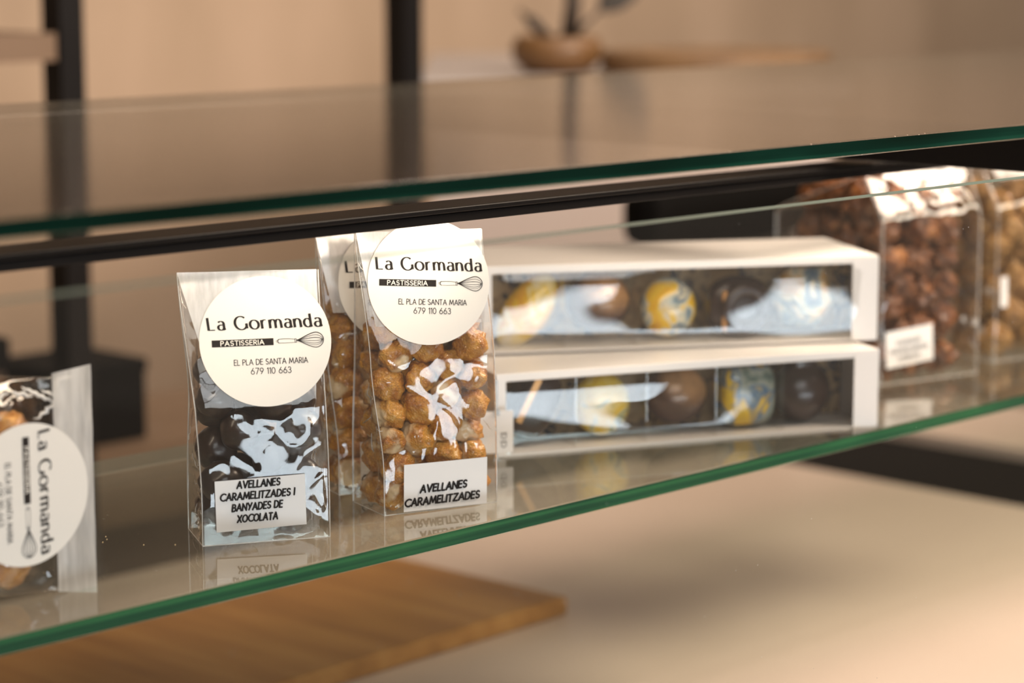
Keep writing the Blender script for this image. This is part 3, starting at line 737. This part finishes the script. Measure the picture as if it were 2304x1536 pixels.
def gem(g):
    n = 6; R = [20.5, 19, 21, 19, 20, 21]
    out = [(R[k]*math.cos(2*pi*k/n+.95), 9, R[k]*math.sin(2*pi*k/n+.95)) for k in range(n)]
    mid = [(q[0], 2, q[2]) for q in out]; inn = [(q[0]*.55+1, -11, q[2]*.55+1) for q in out]
    g.grid([out, mid, inn], 0, True); g.add(inn, [tuple(range(n))]); g.add(out, [tuple(range(n))[::-1]])
sweet(xt, 194, 23, 'chocolate', 'faceted white, blue and yellow chocolate at the right of the upper box', ['paint_gem'], gem, smooth=False)
# lower row
def bar(g):
    sup(g, 12, 12, 19, .45, .7, rot=math.radians(28)); 
    rows = [[(Matrix.Rotation(math.radians(28), 3, 'Y') @ Vector((x, -12.4, z))) for x in (-9, -7.2, -5.4)] for z in (-13, -5, 5, 13)]
    g.grid(rows, 1)
sweet(xb, 28, 24.5, 'chocolate', 'dark oblong chocolate with a slanting copper stripe in the lower box', ['choc', 'copper'], bar)
sweet(xb, 69, 21, 'chocolate', 'yellow and green domed chocolate in the lower box', ['paint_lime'], lambda g: sup(g, 16.5, 13, 17.5, 1, 1))
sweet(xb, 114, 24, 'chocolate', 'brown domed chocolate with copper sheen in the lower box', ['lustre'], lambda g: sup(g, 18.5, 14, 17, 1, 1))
sweet(xb, 156.5, 21, 'chocolate', 'square teal and yellow swirled chocolate in the lower box', ['paint_square'], lambda g: sup(g, 16.5, 12, 17.5, .55, .5))
def knob(g):
    sup(g, 17.5, 14, 17.5, 1, 1); sup(g, 8, 8, 6, .5, .5, f=lambda q: q + Vector((-1, 0, 17)))
sweet(xb, 192.5, 20.5, 'chocolate', 'plain dark domed chocolate at the right of the lower box', ['choc'], knob)

# price card on a clip in front of the lower box
pc = thing('price_card', 'small white price card on a grey clip beside the front hazelnut bag', 'price card', xyh(-4.2, 1243, SHELF), math.radians(16))
g = MB(); g.box(-16, 5.0, -.3, .3, 4, 26.5); g.build('card', 'card', pc)
g = MB(); text(g, '679', -1.5, 3, 8, 3.0, .3, .3, 0) if False else None
g = MB()
for q in (8.5, 13.0):                            # unreadable grey marks turned on their side
    stroke(g, [(x_ - .2, z_+q) for x_, z_ in arc(0, 0, 1.3, 1.5, 0, 360, 12)], .45, .45, 0); stroke(g, [(-2.2, q+1.6), (1.6, q+1.6)], .4, .4, 0)
mk = g.build('card_lettering', 'grey_dark', pc, merge=False); mk.matrix_local = Matrix.Translation((0, -.0004, 0)) @ Matrix.Rotation(pi/2, 4, 'X')
g = MB(); g.box(-5.4, -2.6, -.9, .9, 24.5, 27.5); g.box(-4.8, -3.4, .3, .9, 27.5, 43); g.box(-6, -2, -.2, 2.4, 0, .6); g.box(-4.8, -3.4, .3, .9, .6, 24.5); g.build('clip', 'steel', pc)

# ------------------------------------------------------------------ things on and behind the counter
bd = thing('cutting_board', 'brown wooden board lying on the counter below the glass shelf', 'board', ptz(1065, 1152, 439.8), RZC + math.radians(2.0))
g = MB(); g.box(-430, 0, 0, 178, 0, 13); g.build('board_top', 'wood', bd, bevel=2.5)
kb = thing('storage_box', 'black box on the rack shelf behind the bag lying on its side', 'box', ptz(1632, 1233, 409.8), RZC)
g = MB(); g.box(-96, 0, 0, 90, 0, 66); g.build('body', 'black_matte', kb, bevel=3)
g = MB(); g.box(-97, 1, -1.5, 91.5, 58, 70); g.build('lid', 'black_matte', kb, bevel=2)
kb2 = thing('storage_box', 'wide dark box on the rack shelf at the far left behind the upright', 'box', ptz(1640, 1098, 409.8), RZC)
g = MB(); g.box(-330, 0, 0, 110, 0, 84); g.build('body', 'brown_panel', kb2, bevel=4)
g = MB(); g.box(-333, 3, -3, 113, 74, 102); g.build('lid', 'black_matte', kb2, bevel=3)
gr = thing('coffee_grinder', 'black rounded machine behind the chocolate boxes', 'machine', ptz(1335, 1610, 439.8), RZC)
g = MB(); g.box(-50, 150, 0, 26, 0, 190); g.build('body', 'grey_dark', gr, bevel=10)
g = MB(); g.box(-78, 170, -20, 29, 190, 246); g.build('hood', 'black_matte', gr, bevel=18)

rk = thing('shelving_rack', 'tall black metal rack with thin uprights before the wall', 'rack', (0, 0, 0), RZC)
for t0 in (1143, 1519):
    g = MB(); cbox(g, 1600, 1625, t0-11, t0+12, -900, 1300); g.build('upright', 'black_metal', rk)
g = MB(); cbox(g, 1600, 1625, 1155, 1508, -560, -535); g.build('crosspiece', 'black_metal', rk)
g = MB(); cbox(g, 1604, 1900, 700, 1131, 62, 84); tag(g.build('shelf_board', 'shelf_wood', rk), 'brown shelf board')
g = MB(); cbox(g, 1601, 1800, 700, 1518, 410, 425); g.build('shelf_board', 'shelf_wood', rk)
cab = thing('back_cabinet', 'white cabinet with a pale worktop standing behind the staff side', 'cabinet', (-.088, 2.30, 0), math.radians(1))
g = MB(); g.box(12, 400, 30, 560, 0, 1163); g.build('body', 'white_cab', cab)
g = MB(); g.box(0, 415, 0, 580, 1163, 1183); g.build('worktop', 'white_top', cab, bevel=3)
wc = thing('wall_cabinet', 'long dark brown wall cabinet mirrored in the upper glass', 'cabinet', (0, 0, 0), RZC)
g = MB(); cbox(g, 2200, 2500, -600, 2502, -900, -203); g.build('body', 'brown_panel', wc, bevel=3)

c = xyh(205, 2432, 117)
rb = thing('serving_board', 'round wooden serving board lying on the white worktop', 'board', c)
g = MB(); g.lathe([(0.01, 0), (112, 0), (116, 4), (116, 17), (112, 21), (.01, 21)], 48); g.build('disc', 'round_wood', rb, smooth=False)
c = xyh(45, 2420, 117)
pl_ = thing('potted_plant', 'dark stemmed plant in a squat amber pot on the worktop', 'plant', c)
g = MB(); g.lathe([(.01, 0), (30, 0), (44, 12), (46, 26), (40, 36), (37, 36), (36, 28), (.01, 27)], 40); g.build('pot', 'amber', pl_, smooth=True)
g = MB(); g.lathe([(.01, 27.2), (35, 27.2), (20, 33), (.01, 36)], 24); g.build('soil', 'stem', pl_, smooth=True)
g = MB(); g.tube([(12, 0, 32), (16, 0, 70), (12, 2, 120), (15, 0, 200)], [9, 8, 8, 6]); g.build('stem', 'stem', pl_, smooth=True)
g = MB(); g.tube([(-8, 0, 32), (-26, -4, 52), (-38, -4, 62)], [6, 6, 3]); g.build('stem', 'stem', pl_, smooth=True)
def leaf(pts, w):
    g = MB(); rows = []
    for i, q in enumerate(pts):
        s_ = math.sin(pi*(i+.4)/(len(pts)-.2))*w
        rows.append([(q[0]-s_*.5, q[1], q[2]+s_*.5), (q[0], q[1]-3, q[2]), (q[0]+s_*.5, q[1], q[2]-s_*.5)])
    g.grid(rows); g.build('leaf', 'foliage', pl_, smooth=True)
leaf([(44, 0, 62), (54, 0, 72), (66, 0, 86), (80, 0, 104), (92, 0, 122)], 26)
g = MB(); g.tube([(15, 0, 34), (26, 0, 46), (44, 0, 63)], [4, 3, 2]); g.build('leaf_stalk', 'stem', pl_, smooth=True)
leaf([(15, 0, 200), (22, 0, 170), (34, 0, 148), (50, 0, 134)], 22)

# sugar crumbs: loose grains on the lower shelf and the rail
rg = random.Random(3); g = MB()
def crumb(p_, t_, h_, s_):
    x, y, z = t_, p_, 1300-h_
    g.add([(x-s_, y, z), (x, y-s_, z), (x+s_, y, z), (x, y+s_, z), (x, y, z+s_*1.2)], [(0, 1, 4), (1, 2, 4), (2, 3, 4), (3, 0, 4)])
for i in range(150): crumb(rg.uniform(782, 1000), rg.uniform(560, 1300), 264, rg.choice((.15, .2, .25, .3)))
for i in range(8): crumb(rg.uniform(835, 900), rg.uniform(600, 660), 264, .5)
tag(g.build('sugar_crumbs', 'crumb', rz=RZC), 'loose golden sugar crumbs scattered over the lower glass shelf', 'crumbs', kind='stuff')
